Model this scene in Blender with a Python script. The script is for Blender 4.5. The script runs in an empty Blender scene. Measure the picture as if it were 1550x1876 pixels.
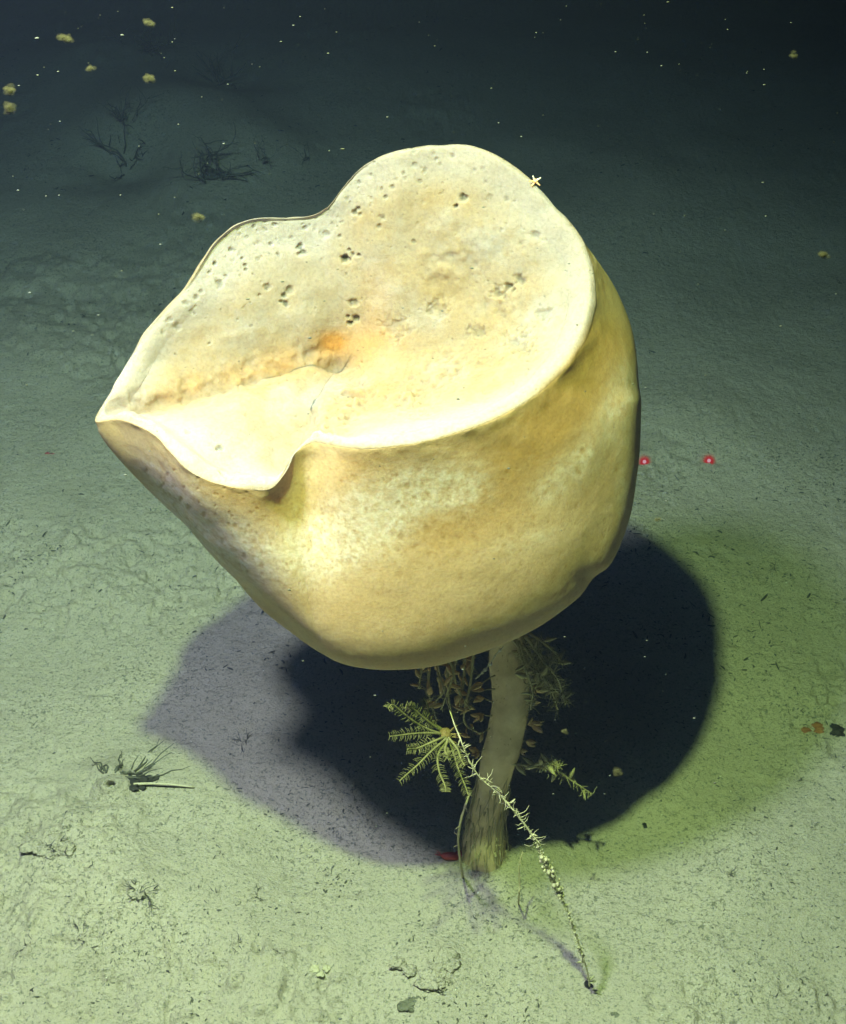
import bpy, math, random
import numpy as np
from mathutils import Vector
from math import radians, tan, sin, cos, pi, atan2, sqrt

# ------------------------------------------------------------------ camera, world, lamps
SC = bpy.context.scene
COL = SC.collection
PITCH, VF = 38.0, 38.0
CAM = np.array([-0.13, -2.05, 2.5735])
cam_d = bpy.data.cameras.new('camera'); cam = bpy.data.objects.new('camera', cam_d); COL.objects.link(cam)
cam.location = CAM; cam.rotation_euler = (radians(90 - PITCH), 0, 0)
cam_d.sensor_fit = 'VERTICAL'; cam_d.angle = radians(VF); cam_d.clip_start = 0.02; cam_d.clip_end = 200
SC.camera = cam

W = bpy.data.worlds.new('World'); SC.world = W; W.use_nodes = True
bg = W.node_tree.nodes['Background']; bg.inputs[0].default_value = (0.05, 0.10, 0.16, 1); bg.inputs[1].default_value = 0.02
SC.view_settings.view_transform = 'Standard'; SC.view_settings.look = 'None'
SC.view_settings.exposure = 0; SC.view_settings.gamma = 1
SC.cycles.max_bounces = 6; SC.cycles.diffuse_bounces = 3; SC.cycles.volume_bounces = 0
SC.cycles.transparent_max_bounces = 12; SC.cycles.caustics_reflective = False; SC.cycles.caustics_refractive = False
SC.cycles.sample_clamp_indirect = 4

def lamp(name, loc, aim, watts, col, radius, ang, blend):
    d = bpy.data.lights.new(name, 'SPOT'); o = bpy.data.objects.new(name, d); COL.objects.link(o)
    o.location = loc; d.energy = watts; d.color = col; d.shadow_soft_size = radius
    d.spot_size = radians(ang); d.spot_blend = blend
    o.rotation_euler = (Vector(aim) - Vector(loc)).to_track_quat('-Z', 'Y').to_euler()
    return o
# the lamps of the diving vehicle that carries the camera: one yellow green, two cooler ones further left
lamp('vehicle_lamp', (-0.405, -0.902, 3.20), (-0.75, -0.25, 0.0), 1420, (0.69, 0.65, 0.145), 0.042, 119, 1.0)
lamp('vehicle_lamp', (-0.914, -0.774, 3.128), (-0.75, -0.2, 0.0), 850, (1.0, 0.68, 0.53), 0.10, 122, 1.0)

# ------------------------------------------------------------------ helpers
F = 938 / tan(radians(VF / 2)); TH = radians(PITCH)
FW = np.array([0, cos(TH), -sin(TH)]); UP = np.array([0, sin(TH), cos(TH)]); RT = np.array([1.0, 0, 0])
def ray(px, py):
    px = np.asarray(px, float); py = np.asarray(py, float)
    return FW + ((px - 775) / F)[..., None] * RT - ((py - 938) / F)[..., None] * UP
def at_y(px, py, Y):
    d = ray(px, py); t = np.asarray(Y, float) / d[..., 1]; return CAM + d * t[..., None]
def at_z(px, py, z=0.0):
    d = ray(px, py); t = (z - CAM[2]) / d[..., 2]; return CAM + d * t[..., None]
def proj(P):
    v = np.asarray(P) - CAM; w = v @ FW
    return np.stack([775 + F * (v @ RT) / w, 938 - F * (v @ UP) / w], -1)

def _hash(ix, iy, iz, seed):
    h = (ix.astype(np.uint32) * np.uint32(374761393) + iy.astype(np.uint32) * np.uint32(668265263)
         + iz.astype(np.uint32) * np.uint32(2147483647) + np.uint32(seed * 974711 + 13))
    h = (h ^ (h >> np.uint32(13))) * np.uint32(1274126177)
    h = (h ^ (h >> np.uint32(16))) * np.uint32(2246822519)
    h = h ^ (h >> np.uint32(15))
    return (h & np.uint32(0xffffff)).astype(np.float64) / float(0xffffff)
def vn(P, size, seed=0):
    """smooth value noise in -1..1, cell size in metres"""
    q = np.asarray(P, float) / size + 1000.0
    i = np.floor(q).astype(np.int64); f = q - i; f = f * f * f * (f * (f * 6 - 15) + 10)
    r = 0
    for dx in (0, 1):
        for dy in (0, 1):
            for dz in (0, 1):
                w = (f[:, 0] if dx else 1 - f[:, 0]) * (f[:, 1] if dy else 1 - f[:, 1]) * (f[:, 2] if dz else 1 - f[:, 2])
                r = r + w * _hash(i[:, 0] + dx, i[:, 1] + dy, i[:, 2] + dz, seed)
    return r * 2 - 1
def sstep(a, b, x):
    t = np.clip((x - a) / (b - a), 0, 1); return t * t * (3 - 2 * t)

def mesh_obj(name, V, Fq, mat, parent=None, smooth=True, attrs=None):
    me = bpy.data.meshes.new(name)
    V = np.asarray(V, np.float32)
    if isinstance(Fq, np.ndarray):
        n, k = Fq.shape
        me.vertices.add(len(V)); me.vertices.foreach_set('co', V.ravel())
        me.loops.add(n * k); me.polygons.add(n)
        me.loops.foreach_set('vertex_index', Fq.astype(np.int32).ravel())
        me.polygons.foreach_set('loop_start', np.arange(0, n * k, k, dtype=np.int32))
        try: me.polygons.foreach_set('loop_total', np.full(n, k, np.int32))
        except Exception: pass
        me.update(calc_edges=True)
    else:
        me.from_pydata([tuple(v) for v in V.tolist()], [], Fq); me.update()
    me.polygons.foreach_set('use_smooth', np.full(len(me.polygons), bool(smooth)))
    for k, a in (attrs or {}).items():
        at = me.attributes.new(k, 'FLOAT', 'POINT'); at.data.foreach_set('value', np.asarray(a, np.float32))
    me.materials.append(mat)
    o = bpy.data.objects.new(name, me); COL.objects.link(o)
    if parent is not None:
        o.parent = parent; o.matrix_parent_inverse = parent.matrix_world.inverted() if False else o.matrix_parent_inverse
    return o
class MB:
    def __init__(s): s.v = []; s.f = []; s.n = 0
    def add(s, V, Fs):
        V = np.asarray(V, float); s.v.append(V); n = s.n
        s.f.extend([[i + n for i in f] for f in Fs]); s.n += len(V); return s
    def tube(s, path, rad, sides=5, cap=True, rng=None, wob=0):
        P = np.asarray(path, float); n = len(P); rad = np.broadcast_to(np.asarray(rad, float), (n,))
        T = np.gradient(P, axis=0); T /= (np.linalg.norm(T, axis=1)[:, None] + 1e-12)
        a = np.array([0.3, 0.2, 0.93]); a = a if abs(T[0] @ a) < .9 else np.array([1.0, 0, 0])
        N = a - T[0] * (a @ T[0]); N /= np.linalg.norm(N); V = []
        for i in range(n):
            N = N - T[i] * (N @ T[i]); N /= np.linalg.norm(N) + 1e-12; B = np.cross(T[i], N)
            for k in range(sides):
                t = 2 * pi * k / sides; r = rad[i] * (1 + (rng.normal() * wob if wob else 0))
                V.append(P[i] + r * (cos(t) * N + sin(t) * B))
        Fs = [[i * sides + k, i * sides + (k + 1) % sides, (i + 1) * sides + (k + 1) % sides, (i + 1) * sides + k]
              for i in range(n - 1) for k in range(sides)]
        if cap: Fs += [list(range(sides))[::-1], list(range((n - 1) * sides, n * sides))]
        return s.add(V, Fs)
    def blob(s, c, r, seed=0, rough=.25, nu=10, nv=7, fine=None):
        r = np.broadcast_to(np.asarray(r, float), (3,)); V = []
        for j in range(nv + 1):
            for i in range(nu):
                a = 2 * pi * i / nu; b = pi * j / nv; V.append((sin(b) * cos(a), sin(b) * sin(a), cos(b)))
        V = np.array(V); k = 1 + rough * vn(V + 7.3, .7, seed) + rough * .5 * vn(V + 3.1, .3, seed + 1)
        V = V * k[:, None] * r + np.asarray(c)
        Fs = [[j * nu + i, (j + 1) * nu + i, (j + 1) * nu + (i + 1) % nu, j * nu + (i + 1) % nu] for j in range(nv) for i in range(nu)]
        return s.add(V, Fs)
    def clod(s, c, r, seed=0, flat=.6):
        nu, nv = 30, 18; V = []
        for j in range(nv + 1):
            for i in range(nu):
                a = 2 * pi * i / nu; b = pi * j / nv; V.append((sin(b) * cos(a), sin(b) * sin(a), cos(b)))
        V = np.array(V); k = 1 + .38 * vn(V + 7.3, .8, seed) + .26 * vn(V + 3.1, .36, seed + 1) + .20 * vn(V + 1.7, .17, seed + 2)
        V = V * k[:, None] * np.array([1, .85, flat]) * r + np.asarray(c)
        return s.add(V, [[j * nu + i, (j + 1) * nu + i, (j + 1) * nu + (i + 1) % nu, j * nu + (i + 1) % nu] for j in range(nv) for i in range(nu)])
    def leaf(s, base, d, L, w, th, up, curl=.2):
        """pointed, thick leaf / bract shape"""
        d = np.asarray(d, float); d /= np.linalg.norm(d); up = np.asarray(up, float)
        sd = np.cross(d, up); sd /= np.linalg.norm(sd) + 1e-9; up = np.cross(sd, d)
        ts = [0, .15, .4, .65, .85, 1]; ws = [.2, .6, 1, .85, .5, .06]; V = []
        for t, q in zip(ts, ws):
            c = np.asarray(base) + d * L * t + up * curl * L * t * t
            for ax, bx in ((1, 0), (0, 1), (-1, 0), (0, -1)): V.append(c + sd * ax * w * q + up * bx * th * q)
        Fs = [[i * 4 + k, i * 4 + (k + 1) % 4, i * 4 + 4 + (k + 1) % 4, i * 4 + 4 + k] for i in range(5) for k in range(4)]
        Fs += [[3, 2, 1, 0], [20, 21, 22, 23]]
        return s.add(V, Fs)
    def build(s, name, mat, parent=None, smooth=True, local=True):
        V = np.concatenate(s.v)
        if parent is not None and local: V = V - np.array(parent.location)
        return mesh_obj(name, V, s.f, mat, parent, smooth)
    def single(s, name, mat, loc, smooth=True):
        o = mesh_obj(name, np.concatenate(s.v) - np.asarray(loc), s.f, mat, None, smooth); o.location = loc; return o
def empty(name, loc):
    o = bpy.data.objects.new(name, None); COL.objects.link(o); o.location = tuple(float(c) for c in loc); o.empty_display_size = .05; return o
def tag(o, label, cat, group=None, kind=None):
    if label: o['label'] = label
    if cat: o['category'] = cat
    if group: o['group'] = group
    if kind: o['kind'] = kind
    return o
def spline(pts, n):
    p = np.asarray(pts, float); m = len(p); q = np.concatenate([2 * p[:1] - p[1:2], p, 2 * p[-1:] - p[-2:-1]]); o = []
    for t in np.linspace(0, m - 1, n):
        i = min(int(t), m - 2); u = t - i; a, b, c, d = q[i:i + 4]
        o.append(.5 * (2 * b + (c - a) * u + (2 * a - 5 * b + 4 * c - d) * u * u + (3 * b - a - 3 * c + d) * u ** 3))
    return np.array(o)
def pxpath(pts, n):
    p = np.array(pts, float); return spline(at_y(p[:, 0], p[:, 1], p[:, 2]), n)

# ------------------------------------------------------------------ materials
class NT:
    def __init__(s, name):
        s.m = bpy.data.materials.new(name); s.m.use_nodes = True; s.t = s.m.node_tree; s.b = s.t.nodes['Principled BSDF']
        s.out = s.t.nodes['Material Output']
    def n(s, typ, **kw):
        nd = s.t.nodes.new(typ)
        for k, v in kw.items():
            if hasattr(nd, k): setattr(nd, k, v)
            else: nd.inputs[k].default_value = v
        return nd
    def l(s, a, b): s.t.links.new(a, b)
    def coords(s): return s.n('ShaderNodeTexCoord').outputs['Object']
    def noise(s, scale, detail=4, rough=.55, vec=None):
        nd = s.n('ShaderNodeTexNoise'); nd.inputs['Scale'].default_value = scale; nd.inputs['Detail'].default_value = detail
        nd.inputs['Roughness'].default_value = rough; s.l(vec if vec is not None else s.coords(), nd.inputs['Vector']); return nd.outputs['Fac']
    def ramp(s, fac, stops):
        nd = s.n('ShaderNodeValToRGB'); e = nd.color_ramp.elements
        while len(e) < len(stops): e.new(.5)
        for el, (p, c) in zip(e, stops): el.position = p; el.color = (*c, 1) if len(c) == 3 else c
        s.l(fac, nd.inputs[0]); return nd.outputs[0]
    def mix(s, fac, a, b, mode='MIX'):
        nd = s.n('ShaderNodeMix', data_type='RGBA', blend_type=mode)
        for sock, v in ((nd.inputs[0], fac), (nd.inputs[6], a), (nd.inputs[7], b)):
            if isinstance(v, (int, float)): sock.default_value = v
            elif isinstance(v, tuple): sock.default_value = (*v, 1)
            else: s.l(v, sock)
        return nd.outputs[2]
    def math(s, op, a, b=0.0):
        nd = s.n('ShaderNodeMath', operation=op)
        for sock, v in ((nd.inputs[0], a), (nd.inputs[1], b)):
            if isinstance(v, (int, float)): sock.default_value = v
            else: s.l(v, sock)
        return nd.outputs[0]
    def attr(s, name): return s.n('ShaderNodeAttribute', attribute_name=name).outputs['Fac']
    def bump(s, h, dist, strength=1.0, prev=None):
        nd = s.n('ShaderNodeBump'); nd.inputs['Distance'].default_value = dist; nd.inputs['Strength'].default_value = strength
        s.l(h, nd.inputs['Height'])
        if prev is not None: s.l(prev, nd.inputs['Normal'])
        return nd.outputs[0]
    def done(s, col, rough=.8, normal=None, spec=.25):
        if isinstance(col, tuple): s.b.inputs['Base Color'].default_value = (*col, 1)
        else: s.l(col, s.b.inputs['Base Color'])
        s.b.inputs['Roughness'].default_value = rough; s.b.inputs['Specular IOR Level'].default_value = spec
        if normal is not None: s.l(normal, s.b.inputs['Normal'])
        return s.m
def mottled(name, c1, c2, scale=60, rough=.85, bump=.002, spec=.2, sss=0):
    t = NT(name); f = t.noise(scale, 5, .6)
    m = t.done(t.ramp(f, [(.3, c1), (.7, c2)]), rough, t.bump(t.noise(scale * 3, 3), bump, .8), spec)
    if sss:
        t.b.inputs['Subsurface Weight'].default_value = sss; t.b.inputs['Subsurface Radius'].default_value = (1, .7, .4); t.b.inputs['Subsurface Scale'].default_value = .004
    return m

# sediment
t = NT('sediment')
c = t.ramp(t.noise(3.2, 5, .6), [(.3, (.525, .50, .415)), (.7, (.645, .61, .51))])
c = t.mix(t.ramp(t.noise(150, 4, .7), [(.36, (1, 1, 1)), (.46, (0, 0, 0))]), c, (.25, .265, .20))
c = t.mix(t.ramp(t.noise(420, 2, .6), [(.30, (1, 1, 1)), (.36, (0, 0, 0))]), c, (.14, .15, .115))
c = t.mix(t.ramp(t.noise(26, 5, .65), [(.52, (0, 0, 0)), (.75, (.6, .6, .6))]), c, (.60, .565, .42))
sq = t.math('ABSOLUTE', t.math('SUBTRACT', t.noise(38, 3, .6), .5))
sq = t.math('MULTIPLY', t.ramp(sq, [(.008, (1, 1, 1)), (.022, (0, 0, 0))]), t.ramp(t.noise(70, 3, .6), [(.53, (0, 0, 0)), (.58, (1, 1, 1))]))
reg = t.ramp(t.noise(3.0, 4, .6), [(.44, (.04, .04, .04)), (.60, (1, 1, 1))])
sq = t.math('MULTIPLY', sq, reg)
c = t.mix(sq, c, (.25, .26, .20))
pit = t.math('MULTIPLY', t.ramp(t.noise(95, 2, .5), [(.64, (0, 0, 0)), (.71, (1, 1, 1))]), t.math('ADD', .15, t.math('MULTIPLY', reg, .85)))
c = t.mix(pit, c, (.29, .30, .235))
nb = t.bump(t.math('MULTIPLY', t.math('ADD', sq, pit), -1.0), .004, .8)
nb = t.bump(t.noise(55, 6, .65), .014, .8, nb)
nb = t.bump(t.noise(210, 5, .7), .005, .9, nb)
M_SED = t.done(c, .95, nb, .1)
t = NT('sediment_lump'); M_LUMP = t.done(t.ramp(t.noise(60, 5), [(.3, (.13, .14, .10)), (.7, (.26, .27, .2))]), .95, t.bump(t.noise(160, 5, .65), .006, .9), .1)
M_DARK = mottled('dark_detritus', (.05, .058, .055), (.14, .145, .115), 90)
M_TUBE = mottled('mud_tube', (.07, .078, .062), (.17, .175, .13), 120)
M_FAR = mottled('far_shade_tuft', (.10, .11, .10), (.20, .21, .17), 20)
M_TWIG = mottled('dark_twig', (.015, .018, .018), (.06, .06, .05), 60)
M_HYD = mottled('hydroid', (.30, .28, .17), (.48, .45, .30), 90, .7)
M_HYDD = mottled('dull_hydroid', (.36, .34, .20), (.60, .55, .34), 90, .8)
M_BRACT = mottled('polyp', (.60, .38, .20), (.66, .56, .32), 35, .7)
M_STAR = mottled('feather_star', (.13, .14, .055), (.25, .25, .11), 60, .8)
M_STARC = mottled('feather_star_disc', (.14, .10, .03), (.24, .20, .07), 90, .6)
M_PALE = mottled('pale_encrusted', (.42, .42, .28), (.62, .60, .44), 110, .7)
M_WHITE = mottled('white_bead', (.70, .72, .66), (.85, .85, .80), 200, .45, .001, .5)
M_SPIC = mottled('pale_spicule', (.50, .47, .34), (.62, .60, .46), 90, .5)
M_RED = mottled('red_flesh', (.36, .04, .035), (.50, .09, .07), 90, .45, .001, .5)
M_RUST = mottled('rust_flesh', (.28, .12, .05), (.38, .2, .09), 60, .7)
M_ORNG = mottled('orange_flesh', (.75, .33, .14), (.9, .62, .42), 140, .45, .001, .5)
M_SNOW = mottled('marine_snow', (.03, .042, .058), (.08, .095, .12), 300, .8, .0005)
t = NT('soft_floc')
lw = t.n('ShaderNodeLayerWeight'); lw.inputs['Blend'].default_value = .5
tr = t.n('ShaderNodeBsdfTransparent'); mx = t.n('ShaderNodeMixShader'); t.done((.060, .066, .048), .9)
t.l(t.math('SUBTRACT', 1.0, t.math('MULTIPLY', t.math('POWER', t.math('SUBTRACT', 1.0, lw.outputs['Facing']), 1.4), .13)), mx.inputs[0]); t.l(t.b.outputs[0], mx.inputs[1]); t.l(tr.outputs[0], mx.inputs[2]); t.l(mx.outputs[0], t.out.inputs[0])
M_FLOC = t.m
def emis(name, col, s):
    t = NT(name); e = t.n('ShaderNodeEmission'); e.inputs[0].default_value = (*col, 1); e.inputs[1].default_value = s; t.l(e.outputs[0], t.out.inputs[0]); return t.m
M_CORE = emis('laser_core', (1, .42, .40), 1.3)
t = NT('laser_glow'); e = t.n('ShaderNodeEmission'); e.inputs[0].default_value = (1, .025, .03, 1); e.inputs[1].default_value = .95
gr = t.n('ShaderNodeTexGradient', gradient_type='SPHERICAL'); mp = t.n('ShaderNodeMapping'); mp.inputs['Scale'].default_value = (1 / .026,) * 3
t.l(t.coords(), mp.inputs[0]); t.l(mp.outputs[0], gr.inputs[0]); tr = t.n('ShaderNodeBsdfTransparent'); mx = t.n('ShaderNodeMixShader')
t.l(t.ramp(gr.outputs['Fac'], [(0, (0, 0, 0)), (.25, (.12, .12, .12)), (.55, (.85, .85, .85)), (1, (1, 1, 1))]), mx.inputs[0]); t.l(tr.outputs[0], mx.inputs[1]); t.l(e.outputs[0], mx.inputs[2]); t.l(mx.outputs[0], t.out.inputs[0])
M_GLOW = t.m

# sponge: pigments and painted lip shade from mesh attributes (white fuzz, orange flesh, ochre bands, dark pores)
def sponge_mat(name, inner):
    t = NT(name)
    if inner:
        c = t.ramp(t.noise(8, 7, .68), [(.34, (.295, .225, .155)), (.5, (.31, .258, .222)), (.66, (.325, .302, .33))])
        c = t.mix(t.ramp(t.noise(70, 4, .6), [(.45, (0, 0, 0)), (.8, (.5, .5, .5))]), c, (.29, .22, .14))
    else:
        c = t.ramp(t.noise(11, 6, .6), [(.3, (.50, .355, .21)), (.7, (.57, .425, .285))])
        c = t.mix(t.ramp(t.noise(120, 3, .6), [(.5, (0, 0, 0)), (.8, (.35, .35, .35))]), c, (.48, .35, .195))
    c = t.mix(t.attr('ochre_shade'), c, (.3, .19, .07) if inner else (.49, .315, .135))
    c = t.mix(t.attr('orange'), c, (.44, .225, .075))
    wf = t.attr('white')
    if not inner:
        wf = t.math('MULTIPLY', wf, t.ramp(t.noise(75, 5, .7), [(.36, (.25, .25, .25)), (.58, (1, 1, 1))]))
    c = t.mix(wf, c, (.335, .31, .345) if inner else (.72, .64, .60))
    c = t.mix(1.0, c, t.ramp(t.noise(170, 5, .75), [(.32, (.86, .83, .78)), (.5, (1.03, 1.03, 1.03)), (.68, (1.16, 1.16, 1.17))]), 'MULTIPLY')
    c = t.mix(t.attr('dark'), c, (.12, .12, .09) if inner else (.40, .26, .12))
    nb = t.bump(t.noise(45, 5, .6), .006, .42 if inner else .22)
    nb = t.bump(t.noise(260, 5, .7), .0022, .8 if inner else .55, nb)
    t.done(c, .95, nb, .05)
    tr = t.n('ShaderNodeBsdfTransparent'); mx = t.n('ShaderNodeMixShader'); t.l(t.attr('thin'), mx.inputs[0]); t.l(t.b.outputs[0], mx.inputs[1]); t.l(tr.outputs[0], mx.inputs[2]); t.l(mx.outputs[0], t.out.inputs[0])
    t.l(t.math('MULTIPLY', t.math('SUBTRACT', 1.0, t.attr('seam')), .85), t.b.inputs['Subsurface Weight'])
    t.b.inputs['Subsurface Radius'].default_value = (1, .72, .42); t.b.inputs['Subsurface Scale'].default_value = .045
    return t.m
M_IN = sponge_mat('sponge_inner', True); M_OUT = sponge_mat('sponge_outer', False)
M_STALK = mottled('sponge_stalk', (.58, .46, .29), (.84, .70, .50), 28, .9)
M_ROOT = mottled('root_fibre', (.36, .32, .22), (.56, .51, .37), 60, .95)

# ------------------------------------------------------------------ ground
GB = []   # pushed-up or sunk spots: x, y, radius, height
def gpx(px, py, r, h): p = at_z(px, py); GB.append((p[0], p[1], r, h))
for a in ((205, 1440, .07, .025), (242, 1426, .034, -.030), (242, 1424, .070, .014), (268, 1412, .03, -.020), (232, 1662, .014, -.030), (250, 1650, .05, .012), (62, 1545, .022, -.03), (350, 1795, .012, -.02), (900, 1700, .010, -.015), (120, 1545, .16, .03), (250, 1650, .10, .018), (800, 1775, .10, .03), (450, 1790, .22, .03), (90, 1700, .25, .035), (640, 1650, .25, .02),
          (300, 1530, .09, -.02), (560, 1560, .2, -.025), (300, 1840, .2, -.02), (1000, 1620, .12, -.012), (1250, 1780, .4, .02), (930, 1570, .14, .03), (40, 1560, .09, -.012), (180, 1480, .06, -.015),
          (330, 230, .55, .16), (180, 120, .5, .10), (480, 290, .30, .08), (240, 300, .25, -.10), (420, 170, .3, -.09), (700, 130, .7, .08), (1250, 330, .6, .06), (1400, 480, .5, -.05), (100, 620, .5, .04), (1350, 760, .5, .03), (60, 1000, .4, .03)):
    gpx(*a)
def gh(x, y):
    x = np.asarray(x, float); y = np.asarray(y, float)
    P = np.stack([x, y, np.zeros_like(x)], 1)
    h = .030 * vn(P, .9, 1) + .016 * vn(P, .34, 2)
    rough = .22 + .9 * sstep(-.1, .55, vn(P, .5, 9) * .8 + .55 * sstep(.3, -.8, x) - .5 * sstep(.1, .9, y))
    h += .010 * rough * vn(P, .11, 3) + .0062 * rough * vn(P, .042, 4) + .0040 * rough ** 1.5 * vn(P, .019, 5) + .0024 * rough ** 1.5 * vn(P, .0095, 8)
    h += -.012 * rough * sstep(.42, .85, vn(P, .033, 6)) + .010 * rough * sstep(.45, .9, vn(P, .028, 7))
    d0 = np.hypot(x, y)
    for bx, by, r, hh in GB:
        h += hh * np.exp(-((x - bx) ** 2 + (y - by) ** 2) / (r * r) * 1.6)
    return h * (1 - .7 * np.exp(-d0 ** 2 / .02))
def axis(lo, a, b, hi, fine, g):
    m = list(np.arange(a, b, fine)); s = fine; x = b; up = []
    while x < hi: up.append(x); s *= g; x += s
    s = fine; x = a - fine; dn = []
    while x > lo: dn.append(x); s *= g; x -= s
    return np.array(dn[::-1] + m + up)
gx = axis(-18, -1.1, 1.15, 18, .0034, 1.016); gy = axis(-14, -.62, .75, 24, .0034, 1.009)
X, Y = np.meshgrid(gx, gy); gz = gh(X.ravel(), Y.ravel())
V = np.stack([X.ravel(), Y.ravel(), gz], 1); nx, ny = len(gx), len(gy)
idx = np.arange(nx * ny).reshape(ny, nx)
Fq = np.stack([idx[:-1, :-1], idx[:-1, 1:], idx[1:, 1:], idx[1:, :-1]], -1).reshape(-1, 4)
tag(mesh_obj('ground', V, Fq, M_SED), None, None, kind='structure')
print('ground', nx, ny)
def gpt(px, py):
    p = at_z(np.array([px], float), np.array([py], float))[0]
    for _ in range(3):
        z = float(gh(np.array([p[0]]), np.array([p[1]]))[0]); p = at_z(np.array([px], float), np.array([py], float), z)[0]
    return p

# ------------------------------------------------------------------ sponge
RIM = [(168,772,1.89),(195,730,1.95),(230,670,2.05),(265,610,2.13),(310,560,2.2),(345,520,2.25),(372,475,2.3),(395,440,2.34),(430,412,2.38),(470,398,2.42),(520,399,2.45),(560,396,2.47),(598,378,2.48),(622,350,2.49),(648,318,2.5),(690,290,2.5),(750,273,2.5),(810,266,2.5),(868,268,2.48),(910,285,2.45),(950,310,2.42),(990,345,2.38),(1022,382,2.34),(1050,415,2.29),(1075,450,2.24),(1090,500,2.17),(1094,550,2.1),(1086,590,2.03),(1070,628,1.96),(1045,662,1.9),(1015,695,1.85),(980,725,1.80),(930,755,1.75),(880,778,1.71),(800,803,1.675),(740,815,1.66),(680,822,1.66),(635,820,1.675),(600,814,1.71),(572,810,1.74),(545,828,1.72),(530,852,1.69),(512,880,1.665),(490,900,1.65),(430,895,1.655),(385,885,1.665),(345,865,1.68),(310,832,1.72),(280,798,1.77),(245,777,1.82),(212,768,1.86)]
NU = 1260
def closed(pts, n):
    p = np.array(pts); m = len(p); tt = np.linspace(0, 1, 40, endpoint=False)[:, None]; o = []
    for i in range(m):
        a, b, c, d = p[i - 1], p[i], p[(i + 1) % m], p[(i + 2) % m]
        o.append(.5 * (2 * b + (c - a) * tt + (2 * a - 5 * b + 4 * c - d) * tt ** 2 + (3 * b - a - 3 * c + d) * tt ** 3))
    q = np.concatenate(o); q = np.r_[q, q[:1]]
    L = np.r_[0, np.cumsum(np.linalg.norm(np.diff(q, axis=0), axis=1))]; s = np.linspace(0, L[-1], n, endpoint=False)
    return np.stack([np.interp(s, L, q[:, k]) for k in range(3)], 1)
rp = np.array(RIM, float); dy_ = rp[:, 2] - 2.05; rp[:, 2] = 2.05 + np.where(dy_ > 0, dy_ * .48, dy_ * .616); R = closed(at_y(rp[:, 0], rp[:, 1], rp[:, 2]), NU)
c0 = R.mean(0); ang = np.arctan2(R[:, 1] - c0[1], R[:, 0] - c0[0])
LV = [(1.209, -.234, .091, .468, .324, .28), (.914, -.15, .042, .369, .26, .12), (.769, -.154, .068, .23, .23, .03), (.745, .02, .07, .03, .03, 0)]
K = [R]
for z, cx, cy, a, b, sl in LV:
    q = 2.1
    k = (np.abs(np.cos(ang)) ** q + np.abs(np.sin(ang)) ** q) ** (-1 / q)
    yy = b * k * np.sin(ang); K.append(np.stack([cx + a * k * np.cos(ang), cy + yy, z + sl * yy], 1))
_Rs = np.array([np.roll(R, k, 0) for k in range(-98, 99, 7)]).mean(0)      # rim without its pleats
_d = np.stack([np.cos(ang), np.sin(ang), 0 * ang], 1)
_bk = sstep(.30 * pi, .55 * pi, ang); _b = _Rs + _d * (.09 + .055 * sstep(.62 * pi, .76 * pi, ang) - .14 * sstep(.82 * pi, pi, ang))[:, None]; _b[:, 2] = 1.08 + .12 * sstep(.8 * pi, pi, ang)
_fl = sstep(-.35 * pi, -.6 * pi, ang); _f = .2 * _Rs + .8 * R - _d * (.000 + .028 * sstep(-.66 * pi, -.86 * pi, ang) - .015 * sstep(-.9 * pi, -pi, ang))[:, None]; _f[:, 2] = 1.13
K[1] = K[1] * (1 - _bk)[:, None] + _b * _bk[:, None]; K[1] = K[1] * (1 - .9 * _fl)[:, None] + _f * (.9 * _fl)[:, None]; K[2] = K[2] + _d * (.030 * _fl * sstep(-.78 * pi, -.6 * pi, ang) - .012 * sstep(-.6 * pi, -.75 * pi, ang))[:, None]
K[2] = K[2] + _d * (.13 * sstep(.5 * pi, .72 * pi, ang) * sstep(1.0 * pi, .86 * pi, ang))[:, None]
K[1] = np.array([np.roll(K[1], k, 0) for k in range(-16, 17, 4)]).mean(0)
K = np.array(K); NO = 210
Kp = np.concatenate([2 * K[:1] - K[1:2], K, 2 * K[-1:] - K[-2:-1]]); OUT = []
for tt in 4 * np.linspace(0, 1, NO) ** 1.15:
    i = min(int(tt), 3); u = tt - i; a, b, c, d = Kp[i:i + 4]
    OUT.append(.5 * (2 * b + (c - a) * u + (2 * a - 5 * b + 4 * c - d) * u * u + (3 * b - a - 3 * c + d) * u ** 3))
OUT = np.array(OUT)                                  # NO, NU, 3
NI = 400
C = at_y(np.array(622.), np.array(645.), np.array(2.19))
S = np.linspace(0, 1, NI) ** 1.1
INN = R[None] + (C - R)[None] * S[:, None, None]
# lip roll and bowl sag
lipw = .045
dl = np.linalg.norm((C - R), axis=1)
sd = S[:, None] * dl[None]                           # distance from rim
INN[..., 2] += .010 * np.sin(pi * np.clip(sd / lipw, 0, 1)) ** 1.0
pi_ = proj(INN.reshape(-1, 3)).reshape(NI, NU, 2)
def gp(q, x, y, sx, sy=None, rot=0):
    sy = sy or sx; dx = q[..., 0] - x; dy = q[..., 1] - y; c, s = cos(rot), sin(rot)
    u = dx * c + dy * s; v = -dx * s + dy * c
    return np.exp(-.5 * ((u / sx) ** 2 + (v / sy) ** 2))
bowl = np.sin(pi * np.clip(S, 0, 1))[:, None]
right = sstep(560, 800, pi_[..., 0])
INN[..., 2] -= bowl * .030 * right * sstep(.0, .5, S)[:, None]
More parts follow.
